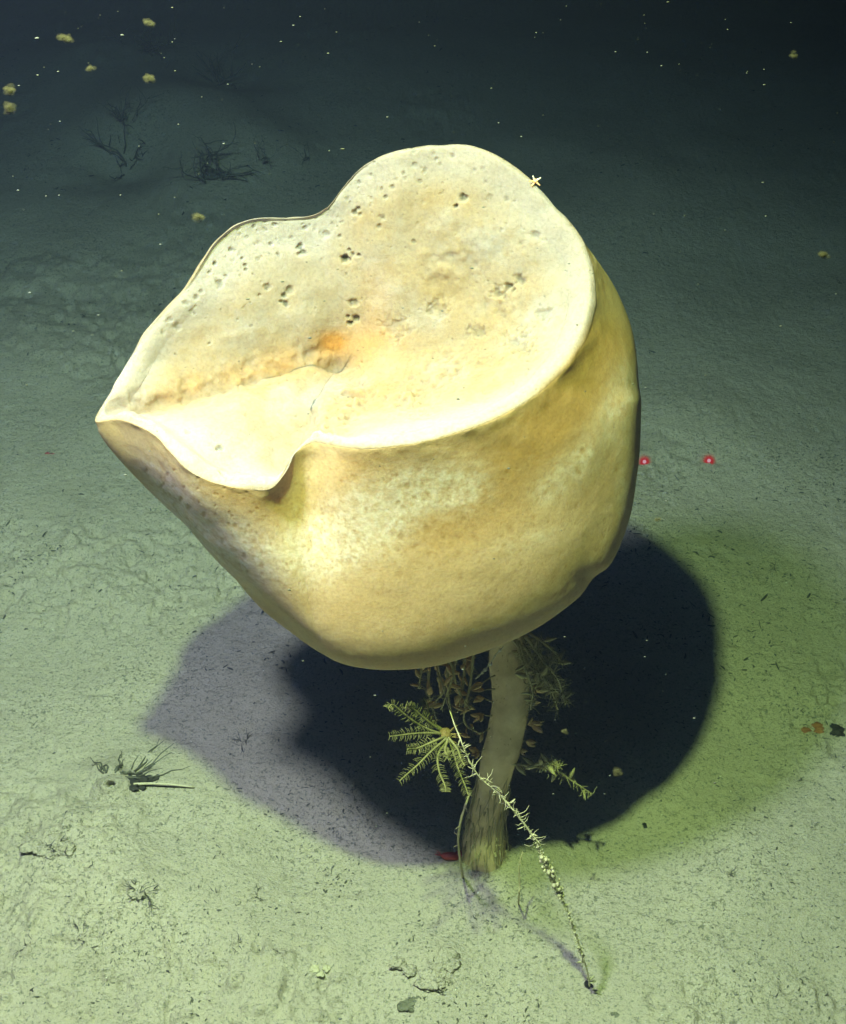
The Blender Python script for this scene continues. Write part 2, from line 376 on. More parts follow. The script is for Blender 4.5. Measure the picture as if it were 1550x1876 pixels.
# valley from the pointed left tip to the centre, with a raised shelf in front and a pillow behind
vl = np.array([0.0])
def segd(q, pts):
    best = np.full(q.shape[:-1], 1e9)
    for (x0, y0), (x1, y1) in zip(pts[:-1], pts[1:]):
        d = np.array([x1 - x0, y1 - y0], float); t_ = np.clip(((q - np.array([x0, y0])) @ d) / (d @ d), 0, 1)
        best = np.minimum(best, np.linalg.norm(q - np.array([x0, y0]) - t_[..., None] * d, axis=-1))
    return best
vd = segd(pi_, [(235, 748), (330, 722), (430, 690), (520, 668), (600, 648)])
fade = sstep(.02, .2, S)[:, None]
INN[..., 2] -= fade * (.007 * np.exp(-.5 * (vd / 10) ** 2) + .010 * np.exp(-.5 * (vd / 55) ** 2))
vd2 = segd(pi_, [(535, 838), (560, 800), (610, 760), (660, 715)])
INN[..., 2] -= fade * .022 * np.exp(-.5 * (vd2 / 34) ** 2)
INN[..., 2] += fade * .012 * gp(pi_, 430, 800, 90, 45, -.2)
INN[..., 2] += fade * .022 * gp(pi_, 560, 605, 32, 26, .3)
INN[..., 2] += fade * .020 * gp(pi_, 420, 640, 80, 22, -.35)
INN[..., 2] -= fade * .055 * gp(pi_, 616, 628, 22, 22, 0)
INN[..., 2] += fade * .012 * gp(pi_, 690, 560, 20, 70, .15)
# fold the two together and find normals
def gnormals(G):
    du = np.roll(G, -1, 1) - np.roll(G, 1, 1); dv = np.gradient(G, axis=0)
    n = np.cross(du, dv); return n / (np.linalg.norm(n, axis=-1)[..., None] + 1e-12)
# smooth the crease at the rim
ALL = np.concatenate([OUT[::-1], INN[1:]])           # rows: bottom .. rim .. centre
r0 = NO - 1
w = np.zeros(len(ALL)); w[r0 - 16:r0 + 28] = 1
w = np.convolve(w, np.ones(9) / 9, 'same'); w = w[:, None, None]
for it in range(34):
    L = .25 * (np.roll(ALL, 1, 0) + np.roll(ALL, -1, 0)) * 1.0 + .25 * (np.roll(ALL, 1, 1) + np.roll(ALL, -1, 1)); L[0] = ALL[0]; L[-1] = ALL[-1]
    ALL = ALL + .6 * w * (L - ALL)
N = gnormals(ALL)
if N[r0 + 120, 0] @ np.array([0, 0, 1]) < 0: N = -N
NA = len(ALL); flat = ALL.reshape(-1, 3)
ins = np.zeros(NA); ins[r0:] = 1
inn = sstep(r0 - 2, r0 + 18, np.arange(NA))[:, None]
q = proj(flat).reshape(NA, NU, 2)
front = (N @ np.array([0, -.8, .6]) > -.15)
disp = (.010 * vn(flat, .16, 21) + .0058 * vn(flat, .075, 22) + .0016 * vn(flat, .03, 23)).reshape(NA, NU) * inn
disp += (1 - inn) * (.005 * vn(flat, .2, 24) + .0008 * vn(flat, .06, 25) + .0003 * vn(flat, .018, 26)).reshape(NA, NU)
# scalloped wrinkles in the valley
wr = np.exp(-.5 * (segd(q, [(215, 752), (330, 722), (430, 690), (520, 668), (590, 650)]) / 22) ** 2) * inn
disp += wr * (.0045 * vn(flat, .020, 31) + .0025 * vn(flat, .010, 39)).reshape(NA, NU)
foam = (np.exp(-.5 * (segd(q, [(590, 790), (650, 725)]) / 26) ** 2) + gp(q, 820, 680, 42, 24) + gp(q, 760, 735, 35, 22) + gp(q, 955, 630, 26, 20) + gp(q, 920, 560, 25, 20) * .6 + gp(q, 830, 480, 50, 40) * .5) * inn
pil = inn * (.0022 * np.abs(vn(flat, .05, 34)) + .0012 * np.abs(vn(flat, .022, 35)) - .0016).reshape(NA, NU)
disp += pil * (.5 + .5 * sstep(-.3, .4, vn(flat, .13, 36)).reshape(NA, NU))
rimn = np.exp(-((np.arange(NA) - r0) / 16.0) ** 2)[:, None]
disp += rimn * (.0020 * vn(flat, .05, 37) + .0012 * vn(flat, .02, 38)).reshape(NA, NU)
ridge = np.exp(-.5 * (segd(q, [(1154, 740), (1154, 800), (1142, 930), (1104, 1030)]) / 16) ** 2) - 1.2 * gp(q, 1106, 1066, 34, 16)
disp += (1 - inn) * front * ridge * .006
disp += foam * (.008 * vn(flat, .022, 32) + .005 * vn(flat, .010, 33)).reshape(NA, NU)
dark = np.zeros((NA, NU)); white = np.zeros((NA, NU)); orange = np.zeros((NA, NU)); ochre_shade = np.zeros((NA, NU))
rng = np.random.default_rng(5)
PORES = [(632,474,7.5,.016,1),(646,466,6,.010,.7),(656,467,4,.007,.6),(640,458,4,.006,.5),(550,452,6,.008,.7),(557,462,6,.009,.7),(548,466,4,.006,.5),(428,460,6,.007,.55),(450,486,4,.006,.6),(396,484,4.5,.007,.8),(451,494,4,.006,.8),(445,473,4,.005,.5),
 (530,530,9,.008,.5),(521,541,6,.008,.75),(524,556,8,.009,.65),(515,552,4,.006,.5),(647,552,8,.008,.45),(650,583,8,.010,.7),(641,592,5,.010,.85),(638,580,4,.007,.6),(656,382,6,.008,.6),(648,390,6,.008,.65),(660,392,4,.005,.5),(706,360,4,.005,.55),(700,398,8,.006,.3),(695,412,5,.005,.3),
 (849,360,7.5,.011,.75),(838,376,4.5,.010,1),(915,538,14,.012,.28),(934,523,8,.012,.7),(941,530,5,.009,.75),(952,511,11,.010,.4),(489,525,7,.006,.45),(404,520,8,.006,.35),(499,448,5,.005,.4),(475,540,3,.004,.4),(510,465,5,.004,.35),
 (875,610,17,.008,.10),(955,632,24,.010,.10),(985,430,9,.006,.18),(1000,575,14,.006,.1),(830,702,6,.007,.4),(405,816,7,.006,.38),(399,820,4,.004,.3),(407,860,6,.005,.22),(345,786,4,.003,.2),(385,628,4,.004,.4),(322,648,3,.003,.4),(760,440,4,.004,.4),(930,365,6,.004,.2),(804,565,22,.007,.08),(725,600,26,.006,.06),
 (470,416,5,.004,.45),(505,412,5,.004,.4),(488,406,4,.003,.35),(560,420,5,.004,.3),(598,430,6,.004,.3),(440,420,5,.003,.3),(360,545,6,.004,.4),(370,535,5,.004,.35),(350,570,7,.004,.35),(338,555,6,.004,.35),(325,600,8,.004,.25),(300,610,7,.003,.25),(385,500,4,.004,.4),(415,505,4,.004,.4),(310,585,6,.003,.3),
 (656,335,4,.003,.4),(680,320,5,.003,.35),(700,345,4,.003,.35),(720,340,3,.003,.45),(760,300,5,.003,.25),(800,290,4,.003,.25),(830,285,4,.003,.25),(870,310,5,.003,.25),(770,330,4,.003,.25),(740,315,4,.003,.3)]
for _ in range(90):
    j = rng.integers(4, 24); a = np.array(RIM[j][:2]); cdir = np.array([640., 600.]) - a; a = a + cdir * rng.uniform(.02, .30) + rng.normal(size=2) * 12
    PORES.append((a[0], a[1], rng.uniform(1.5, 5.5), .002, rng.uniform(.08, .4)))
for _ in range(130):
    a = np.array([640., 600.]) + np.array([rng.uniform(-300, 400), rng.uniform(-260, 200)])
    PORES.append((a[0], a[1], rng.uniform(1.6, 3.5), .0018, rng.uniform(.06, .22)))
rows = slice(r0 + 2, NA); qi = q[rows]; nz = (vn(flat, .009, 41) * 1.2 + .6 * vn(flat, .0045, 43)).reshape(NA, NU)[rows]
for x, y, r, dep, dk in PORES:
    m = (np.abs(qi[..., 0] - x) < r * 2.2) & (np.abs(qi[..., 1] - y) < r * 2.2)
    if not m.any(): continue
    d = np.hypot(qi[m][:, 0] - x, (qi[m][:, 1] - y) * 1.1) / r + .38 * nz[m]
    a = disp[rows]; a[m] -= dep * .75 * sstep(1.35, .2, d) 
    b = dark[rows]; b[m] = np.maximum(b[m], dk * .8 * sstep(1.1, .35, d))
# pigments inside
edge = np.linalg.norm(q - q[r0][None], axis=-1)
sdr = np.zeros((NA, NU)); sdr[r0:] = S[:, None] * dl[None]
white += inn * np.maximum(sstep(.10, .02, sdr) * .9, 0)
white += inn * (gp(q, 400, 810, 90, 40, .2) * .9 + gp(q, 480, 480, 110, 60) * .5 + gp(q, 800, 780, 150, 25, -.15) * .6)
orange += inn * (gp(q, 610, 625, 17, 13) * .95 + gp(q, 665, 630, 55, 24) * .42 + wr * .42 * (.6 + .4 * vn(flat, .03, 51).reshape(NA, NU)) + gp(q, 690, 560, 25, 60) * .22 + gp(q, 720, 690, 90, 40) * .12)
orange += inn * np.exp(-.5 * (segd(q, [(545, 828), (610, 770), (680, 700)]) / 22) ** 2) * .18
white *= 1 - .8 * np.clip(orange, 0, 1)
# pigments outside, with tan shade painted under the lip
fr = (1 - inn) * (q[..., 1] > 480) * front
n1 = (vn(flat, .030, 61) * .6 + vn(flat, .012, 62) * .5 + vn(flat, .09, 63) * .5).reshape(NA, NU)
band = np.exp(-.5 * (segd(q, [(320, 925), (400, 985), (480, 1020), (580, 1020), (640, 985), (700, 930), (760, 900), (850, 885)]) / 34) ** 2)
band2 = np.exp(-.5 * (segd(q, [(1000, 900), (1080, 830), (1125, 760), (1150, 690)]) / 20) ** 2)
band3 = gp(q, 300, 880, 60, 18, .9) + gp(q, 640, 960, 80, 50) * .8 + gp(q, 960, 990, 60, 16, -.3) * .5 + gp(q, 1140, 880, 10, 90) * .4
white += fr * np.clip(band * (1.05 + .55 * n1) + band2 * (.55 + .4 * n1) + band3 * (.6 + .5 * n1), 0, 1)
lip_shade = np.exp(-.5 * (segd(q, [(1110, 640), (1060, 740), (980, 830), (900, 900), (800, 960)]) / 42) ** 2) * .95 + np.exp(-.5 * (segd(q, [(380, 905), (470, 930), (545, 935)]) / 26) ** 2) * .75 + np.exp(-.5 * (segd(q, [(650, 860), (780, 850), (900, 820), (1010, 740), (1090, 620)]) / 24) ** 2) * .5
ochre_shade += fr * np.clip(lip_shade * (1 + .35 * n1), 0, 1)
ochre_shade += (1 - inn) * .25 * np.clip(vn(flat, .12, 65).reshape(NA, NU), 0, 1)
OSP = [(465,992,5),(471,978,4),(515,925,6),(345,930,6),(535,1030,5),(640,1028,7),(650,1022,5),(430,965,5),(747,893,7),(760,915,5),(783,972,9),(870,985,8),(935,970,8),(1070,827,6),(760,1000,7),(735,985,7),(785,1015,6),(730,1050,7),(700,1000,4),(620,925,4),(570,995,4),(820,930,4),(905,940,4),(330,915,5),(300,905,4),(555,955,4),(480,1035,5),(840,1010,5),(690,940,4),(1000,905,4),(850,950,5)]
for _ in range(420): OSP.append((rng.uniform(260, 1130), rng.uniform(860, 1090), rng.uniform(1.6, 4.4)))
qo = q[:r0]
nzo = vn(flat, .008, 42).reshape(NA, NU)[:r0]
for x, y, r in OSP:
    m = (np.abs(qo[..., 0] - x) < r * 2) & (np.abs(qo[..., 1] - y) < r * 2) & front[:r0]
    if not m.any(): continue
    d = np.hypot(qo[m][:, 0] - x, qo[m][:, 1] - y) / r + .3 * nzo[m]
    b = dark[:r0]; b[m] = np.maximum(b[m], (.6 if r > 4.5 else .45) * sstep(1.1, .4, d)); a = disp[:r0]; a[m] -= .0006 * sstep(1.1, .4, d)
rd0 = np.linalg.norm(ALL - ALL[r0][None], axis=-1); bk0 = (sstep(.0, .25 * pi, ang) * sstep(1.0 * pi, .85 * pi, ang))[None] * (np.arange(NA) < r0)[:, None]
white += bk0 * sstep(.03, .0, rd0); ochre_shade *= 1 - bk0 * sstep(.05, .01, rd0)  # white painted on the back rim lightens its unlit outer edge
ALL = ALL + N * disp[..., None]
N2 = gnormals(ALL); N2 = N2 * np.sign((N2 * N).sum())
rowd = np.linalg.norm(ALL - ALL[r0][None], axis=-1); thin = np.where(np.arange(NA) < r0, .85, .12)[:, None] * np.exp(-(rowd / .022) ** 4) * (sstep(.02 * pi, .2 * pi, ang) * sstep(1.0 * pi, .85 * pi, ang))[None] * (np.abs(np.arange(NA) - r0) < 60)[:, None]
seam = np.exp(-(rowd / .010) ** 2) * (np.abs(np.arange(NA) - r0) < 60)[:, None]; seam = np.maximum(seam, (np.hypot(q[..., 0] - 615, q[..., 1] - 628) < 60) * (np.arange(NA) > r0)[:, None] * sstep(.30, .06, np.abs(np.clip(orange, 0, 1) - .60)))
for a in (dark, white, orange, ochre_shade): np.clip(a, 0, 1, out=a)

SPO = empty('glass_sponge', (0, 0, 0))
tag(SPO, 'large cream goblet shaped sponge with pointed left lip on a stalk above the mud', 'sponge')
_a = ALL[r0 + 120, 0]; FLIP = bool(np.cross(ALL[r0 + 120, 1] - _a, ALL[r0 + 121, 0] - _a) @ N2[r0 + 120, 0] < 0)
def patch(name, r_a, r_b, mat, cols=None, mask=None):
    rr = np.arange(r_a, r_b + 1)
    V = ALL[rr].reshape(-1, 3); ii = np.arange(len(rr) * NU).reshape(len(rr), NU); jj = np.roll(ii, -1, 1)
    Fq = np.stack([ii[:-1], jj[:-1], jj[1:], ii[1:]], -1)
    if mask is not None: Fq = Fq[mask[rr[:-1]]]
    Fq = Fq.reshape(-1, 4)
    if FLIP: Fq = Fq[:, ::-1]
    used = np.unique(Fq); rm = np.full(len(V), -1); rm[used] = np.arange(len(used))
    at = {k: a[rr].ravel()[used] for k, a in (('dark', dark), ('white', white), ('orange', orange), ('ochre_shade', ochre_shade), ('thin', thin), ('seam', seam))}
    o = mesh_obj(name, V[used], rm[Fq], mat, SPO, True, at)
    o.data.normals_split_custom_set_from_vertices(N2[rr].reshape(-1, 3)[used].tolist())
    return o
osc = np.zeros((NA, NU), bool); osc[r0:] = (orange[r0:] > .60) & (np.hypot(q[r0:, :, 0] - 615, q[r0:, :, 1] - 628) < 60)
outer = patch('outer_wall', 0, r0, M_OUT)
inner = patch('inner_wall', r0, NA - 1, M_IN, mask=~osc)
oscu = patch('osculum', r0, NA - 1, M_IN, mask=osc)
oscu['label'] = 'orange osculum at the bottom of the cup'
oscu.parent = inner

def twig(m, p0, d, L, r, rng, bend=.5, n=7, g=0):
    d = np.asarray(d, float); d /= np.linalg.norm(d); pts = [np.asarray(p0, float)]
    for i in range(n - 1):
        d = d + rng.normal(size=3) * bend / n + np.array([0, 0, g / n]); d /= np.linalg.norm(d); pts.append(pts[-1] + d * L / (n - 1))
    m.tube(pts, np.linspace(r, r * .35, n), 4); return np.array(pts)

# stalk and rooting tuft
sp = [(915,1120,2.12),(925,1165,2.11),(934,1230,2.10),(934,1290,2.09),(925,1350,2.08),(911,1405,2.085),(898,1460,2.085),(890,1510,2.085),(887,1550,2.085),(887,1600,2.085)]
P = pxpath(sp, 60); tt = np.linspace(0, 1, 60)
rad = np.interp(tt, [0, .12, .3, .5, .62, .74, .86, .95, 1], [.05, .036, .038, .036, .031, .034, .044, .05, .052])
rg = np.random.default_rng(3)
m = MB(); ns = 28; m.tube(P, rad, ns)
Vv = m.v[0]; a = Vv - np.repeat(P, ns, 0); a /= np.linalg.norm(a, axis=1)[:, None] + 1e-9
m.v[0] = Vv + a * (.0035 * vn(Vv, .05, 71) + .0022 * vn(Vv * np.array([1, 1, .25]), .014, 72))[:, None]
for k in range(520):
    i0 = rg.integers(4, 58); th = rg.uniform(0, 2 * pi); d = np.array([cos(th), sin(th), rg.normal() * .5]); p0 = P[i0] + rad[i0] * .96 * d * np.array([1, 1, 0])
    twig(m, p0, d, rg.uniform(.004, .012), .0005, rg, 1.0, 4)
stalk = m.build('stalk', M_STALK, SPO)
m = MB()
for k in range(260):
    th = rg.uniform(0, 2 * pi); i0 = int(57 - 24 * rg.random() ** 1.5); r = rad[i0] * rg.uniform(.95, 1.1); L = rg.uniform(.05, .16)
    p0 = P[i0] + r * np.array([cos(th), sin(th), 0]); sw = rg.normal(size=2) * .4; pts = []
    for j in range(6):
        u = j / 5; rr_ = r + (.012 + .03 * max(0, (i0 - 46) / 10)) * u * rg.uniform(.2, 1.4); aa = th + sw[0] * u
        b = P[min(59, i0 + int(u * L / .0098))]
        pts.append(b + rr_ * np.array([cos(aa), sin(aa), 0]) + np.array([0, 0, -.008 * u]))
    m.tube(pts, np.linspace(.0011, .0004, 6), 4)
tuft = m.build('root_tuft', M_ROOT, stalk)

# ------------------------------------------------------------------ animals and growths on the sponge

# feather star
fc = at_y(np.array(816.), np.array(1347.), np.array(1.865))
FS = empty('feather_star', fc); tag(FS, 'yellow green feather star with comb like arms clinging below the sponge cup', 'feather star')
m = MB(); m.blob(fc, (.013, .014, .013), 5, .2, 14, 9)
for k in range(8): twig(m, fc, (1, rg.normal() * .5, rg.normal() * .6), .03, .0025, rg)
m.build('disc', M_STARC, FS)
ARMS = [[(816,1347,1.82),(780,1334,1.81),(745,1312,1.80),(720,1292,1.80),(710,1296,1.80)],
 [(816,1345,1.83),(785,1322,1.82),(762,1300,1.82),(746,1291,1.82)],
 [(815,1340,1.84),(788,1318,1.85),(785,1294,1.86),(776,1276,1.86)],
 [(814,1345,1.82),(780,1343,1.80),(745,1343,1.79),(714,1348,1.79)],
 [(815,1350,1.81),(790,1360,1.79),(765,1370,1.785),(747,1373,1.78)],
 [(818,1352,1.80),(795,1373,1.77),(765,1402,1.75),(735,1429,1.735)],
 [(820,1354,1.80),(803,1382,1.77),(805,1412,1.75),(817,1440,1.74),(819,1453,1.735)],
 [(822,1354,1.80),(834,1390,1.78),(846,1425,1.76),(862,1462,1.75)],
 [(820,1354,1.79),(816,1374,1.76),(822,1386,1.745),(816,1391,1.74)],
 [(822,1352,1.80),(838,1372,1.78),(845,1390,1.77),(852,1405,1.77)]]
for ai, pts in enumerate(ARMS):
    k_ = len(pts) - 1; pts = [(x, y, Y + .045 * (1 - .8 * (i / k_) ** 2)) for i, (x, y, Y) in enumerate(pts)]
    P = pxpath(pts, 34); P = P + np.stack([vn(P, .05, 600 + ai * 3 + c) for c in range(3)], 1) * .004 * np.linspace(0, 1, 34)[:, None]; m = MB(); m.tube(P, np.linspace(.0026, .0011, 34), 6)
    T = np.gradient(P, axis=0); T /= np.linalg.norm(T, axis=1)[:, None]
    vw = P - CAM; vw /= np.linalg.norm(vw, axis=1)[:, None]; sd_ = np.cross(T, vw); sd_ /= np.linalg.norm(sd_, axis=1)[:, None]
    for i in np.linspace(7, 33, 22):
        i = int(i)
        for s in (-1, 1):
            L = .015 * (1 - .35 * (i / 33) ** 3) * rg.uniform(.75, 1.05) * (0.55 if i < 10 else 1)
            d = sd_[i] * s + T[i] * .22 + rg.normal(size=3) * .14 - vw[i] * rg.uniform(-.1, .3)
            d /= np.linalg.norm(d); e = P[i] + d * L * .5; f = e + (d + T[i] * .5) / 1.12 * L * .5
            m.tube([P[i], e, f], [.0006, .0005, .0003], 4)
    m.build('arm', M_STAR, FS)

# encrusted strand from under the cup down to the mud
ST = [(800,1205,1.97),(812,1260,1.93),(830,1320,1.86),(842,1350,1.79),(858,1390,1.78),(880,1425,1.775),(915,1455,1.77),(945,1490,1.76),(975,1530,1.755),(997,1575,1.75),(1018,1620,1.745),(1040,1670,1.74),(1062,1735,1.735),(1076,1780,1.735),(1080,1806,1.735)]
P = pxpath(ST, 110); HY = empty('hydroid_strand', P[-1])
tag(HY, 'long crusted hydroid strand slanting from under the cup to the mud in front', 'hydroid')
m = MB()
for i in range(62, 98):                                # encrusted lumps
    f = 1.0 if 68 < i < 82 else .55
    for _ in range(6):
        m.blob(P[i] + rg.normal(size=3) * .004 * f, np.array([.0034, .0034, .0042]) * f * rg.uniform(.7, 1.3), int(rg.integers(99)), .4, 7, 5)
m.build('crust', M_PALE, HY)
m = MB(); m.tube(P, (.0011 + .0006 * rg.random(110)) * np.interp(np.arange(110), [0, 40, 60, 110], [.9, .9, 1.5, 1.2]), 6)
for i in range(24, 108):
    for _ in range(int(rg.integers(0, 3))):
        d = rg.normal(size=3); d[1] *= .6; L = rg.uniform(.004, .020) if i < 66 else rg.uniform(.006, .014)
        if i > 96: L *= 1.3
        m.leaf(P[i], d, L, L * rg.uniform(.07, .2), L * .07, rg.normal(size=3), rg.uniform(-.8, .8))
m.build('stem', M_PALE, HY)
# side twigs, tangled beside the feather star
m = MB()
for i in range(34, 66, 1):
    for _ in range(2): twig(m, P[i], (rg.normal() * 1.1 + .3, rg.normal() * .4, rg.normal()), rg.uniform(.006, .030), .0009, rg, 1.8)
m.build('side_twigs', M_PALE, HY)

# hydroid bushes hanging under the cup
def bush(pts_list, label, mat, leafm, seed, leafn=2, L0=.022):
    rgb = np.random.default_rng(seed); base = at_y(*[np.array(float(v)) for v in pts_list[0][0]])
    B = empty('hydroid_bush', base); tag(B, label, 'hydroid', 'hydroid bushes hanging below the cup')
    for pts in pts_list:
        P = pxpath(pts, 26); m = MB(); m.tube(P, np.linspace(.0032, .0016, 26), 5, rng=rgb, wob=.15)
        for i in range(4, 26):
            for _ in range(leafn): twig(m, P[i], rgb.normal(size=3), rgb.uniform(.4, 1) * L0, .0009, rgb, 1.0, 5)
        b = m.build('branch', mat, B)
        for i in range(3, 26, 2):
            if rgb.random() < .6:
                d = rgb.normal(size=3) + np.array([-.3, 0, .2]); L = rgb.uniform(.018, .034); m = MB(); m.leaf(P[i] - base, d, L, L * .2, L * .12, rgb.normal(size=3), rgb.uniform(-.3, .4)); m.build('bract', leafm, b, local=False)
    return B
bush([[(792,1195,2.0),(785,1240,1.98),(788,1280,1.97),(800,1320,1.96)], [(800,1195,2.0),(803,1235,1.97),(815,1262,1.95),(798,1285,1.95)], [(825,1195,2.02),(820,1240,2.0),(825,1300,1.99),(842,1345,1.98)], [(780,1195,2.0),(772,1230,1.99),(768,1262,1.98)], [(812,1195,2.0),(830,1225,1.99),(822,1262,1.98),(808,1300,1.98)], [(838,1195,2.02),(832,1235,2.01),(842,1270,2.0),(862,1300,2.0)]],
     'tangled olive hydroid bush hanging under the cup directly above the feather star', M_HYDD, M_BRACT, 11, 1)
bush([[(850,1190,2.05),(850,1235,2.04),(845,1280,2.03),(838,1305,2.03)], [(868,1190,2.05),(862,1250,2.03),(850,1320,2.02),(880,1345,2.02)]],
     'thin dull hydroid bush between the feather star and the sponge stalk', M_HYDD, M_BRACT, 12, 1)
bush([[(955,1165,2.06),(975,1205,2.05),(1000,1245,2.04),(1040,1285,2.04)], [(960,1165,2.08),(985,1190,2.08),(1005,1225,2.08),(1028,1262,2.08)], [(965,1215,2.06),(990,1240,2.05),(1015,1262,2.05),(1035,1280,2.05)], [(950,1175,2.03),(965,1215,2.02),(985,1232,2.02),(1010,1262,2.02)], [(945,1170,2.02),(958,1215,2.0),(975,1262,2.0),(972,1300,2.0)], [(965,1165,2.04),(990,1205,2.03),(1022,1245,2.03),(1036,1290,2.03)], [(958,1180,2.05),(985,1222,2.05),(1005,1250,2.05),(1022,1300,2.05)], [(970,1160,2.06),(1000,1180,2.05),(1020,1200,2.05),(1028,1214,2.05),(1010,1213,2.05)]],
     'dense fuzzy hydroid bush on the right of the stalk just below the cup', M_HYDD, M_HYDD, 13, 4, .030)
bush([[(930,1400,2.06),(955,1402,2.05),(985,1405,2.04),(1020,1412,2.04),(1050,1432,2.05),(1085,1455,2.06)], [(975,1404,2.05),(1000,1398,2.03),(1025,1405,2.02)]],
     'dim feathery hydroid branch reaching right from the lower stalk into the shadow', M_HYDD, M_HYDD, 14, 3, .024)

# stalked polyps on the stalk
POL = [(900,1240,-1,.06,'topmost'), (900,1262,-1,.045,'second from the top'), (896,1285,-1,.04,'third from the top'), (895,1312,-1,.045,'fourth from the top'), (893,1338,-1,.04,'fifth from the top'), (888,1372,-1,.045,'lowest')]
POR = [(960,1222,1,.035,'topmost'), (962,1252,1,.05,'second from the top'), (962,1290,1,.04,'third from the top'), (962,1310,1,.055,'fourth from the top'), (958,1330,1,.04,'fifth from the top'), (952,1352,1,.045,'sixth from the top'), (946,1374,1,.035,'lowest')]
for (x, y, s, L, word), side in [(a, 'left') for a in POL] + [(a, 'right') for a in POR]:
    b = at_y(np.array(float(x)), np.array(float(y)), np.array(2.07)); B = empty('stalked_polyp', b)
    tag(B, 'small tan polyp on the %s side of the sponge stalk, %s there' % (side, word), 'polyp', 'polyps along the sponge stalk')
    d = np.array([s * 1.0, rg.normal() * .3 - .3, rg.uniform(-.5, .5)]); m = MB(); p = twig(m, b - d * .008, d, L * .5, .0022, rg, .5, 5); m.build('stem', M_HYDD, B)
    m = MB()
    for k in range(3):
        dd = d / np.linalg.norm(d) + rg.normal(size=3) * .35; l = L * rg.uniform(.4, .6); m.leaf(p[-1], dd, l, l * .27, l * .16, rg.normal(size=3), rg.uniform(-.4, .5))
    m.build('crown', M_BRACT, B)

# beaded white thread
P = pxpath([(922,1185,1.98),(908,1200,1.975),(897,1217,1.97),(884,1232,1.965),(871,1244,1.96)], 30); T_ = empty('beaded_thread', P[0])
tag(T_, 'fine white thread with shiny beads slanting across the top of the stalk', 'thread')
m = MB(); m.tube(P, .0011, 5); m.build('thread', M_WHITE, T_)
for i, r in ((3, .0035), (14, .0042), (19, .0036), (22, .003), (8, .0022), (26, .002)):
    m = MB(); m.blob(P[i], r, i, .15, 8, 6); m.build('bead', M_WHITE, T_)

# thin stems rising from the mud beside the stalk
def stem(pts, label, r, mat, seed):
    P = pxpath(pts, 30); g = gpt(pts[-1][0], pts[-1][1]); rgb = np.random.default_rng(seed); m = MB(); P[-1] = g - np.array([0, 0, .01]); P = spline(P[[0, 5, 10, 15, 20, 25, 29]], 30)
    m.tube(P, np.linspace(r * .8, r, 30), 6, rng=rgb, wob=.12)
    for i in range(2, 26, 3): twig(m, P[i], rgb.normal(size=3), .012, r * .5, rgb, 1, 4)
    return tag(m.single('thin_stem', mat, P[-1]), label, 'sea whip', 'thin stems beside the sponge stalk')
stem([(862,1452,1.92),(848,1490,1.90),(840,1530,1.90),(842,1570,1.91),(848,1602,1.93)], 'slender pale stem standing in the mud left of the sponge stalk', .0028, M_HYD, 21)
stem([(958,1560,1.92),(951,1585,1.91),(952,1620,1.90),(950,1652,1.89)], 'slender dark stem standing in the mud right of the sponge stalk', .0018, M_HYDD, 22)

# small animals
g = gpt(826, 1573); m = MB(); m.blob(g + np.array([0, 0, .008]), (.022, .011, .008), 3, .25, 14, 9); m.blob(g + np.array([.018, .004, .008]), (.012, .010, .009), 4, .2, 10, 7)
RD = empty('sea_cucumber', g); tag(RD, 'small bright red animal lying on the mud at the foot of the stalk', 'sea creature'); m.build('body', M_RED, RD)
m = MB()
for k in range(7): twig(m, g + np.array([-.02, 0, .01]), (-1, rg.normal() * .7, rg.uniform(0, .7)), .016, .0018, rg, .6, 4)
m.build('tentacles', M_RED, RD)
j = int(np.argmin(np.linalg.norm(q[r0] - np.array([984, 338]), axis=1))); b = ALL[r0 + 3, j] + np.array([0, -.004, .008])
BS = empty('brittle_star', b); tag(BS, 'tiny orange and white star perched on the back right rim of the sponge', 'brittle star')
m = MB(); m.blob(b, (.0042, .0042, .0036), 2, .15, 10, 7); m.build('disc', M_ORNG, BS)
for k in range(5):
    a = 2 * pi * k / 5 + .5; m = MB(); d = np.array([cos(a), -.3, sin(a)]); twig(m, b, d, .011, .0024, rg, .9, 6); m.build('arm', M_WHITE if k in (0, 1) else M_ORNG, BS)

# laser dots
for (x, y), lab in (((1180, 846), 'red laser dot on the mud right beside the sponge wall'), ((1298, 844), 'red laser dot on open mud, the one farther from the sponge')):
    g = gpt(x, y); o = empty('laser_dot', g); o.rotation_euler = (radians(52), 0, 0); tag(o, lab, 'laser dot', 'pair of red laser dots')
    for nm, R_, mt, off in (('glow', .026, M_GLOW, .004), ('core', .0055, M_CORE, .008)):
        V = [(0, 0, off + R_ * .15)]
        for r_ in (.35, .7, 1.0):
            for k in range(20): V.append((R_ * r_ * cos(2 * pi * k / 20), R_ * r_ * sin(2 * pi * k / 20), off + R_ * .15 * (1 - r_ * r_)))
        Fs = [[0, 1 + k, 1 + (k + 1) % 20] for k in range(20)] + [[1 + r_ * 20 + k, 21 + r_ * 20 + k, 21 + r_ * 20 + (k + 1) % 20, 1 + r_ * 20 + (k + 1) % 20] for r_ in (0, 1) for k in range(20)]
        c_ = mesh_obj(nm, np.array(V), Fs, mt, o)

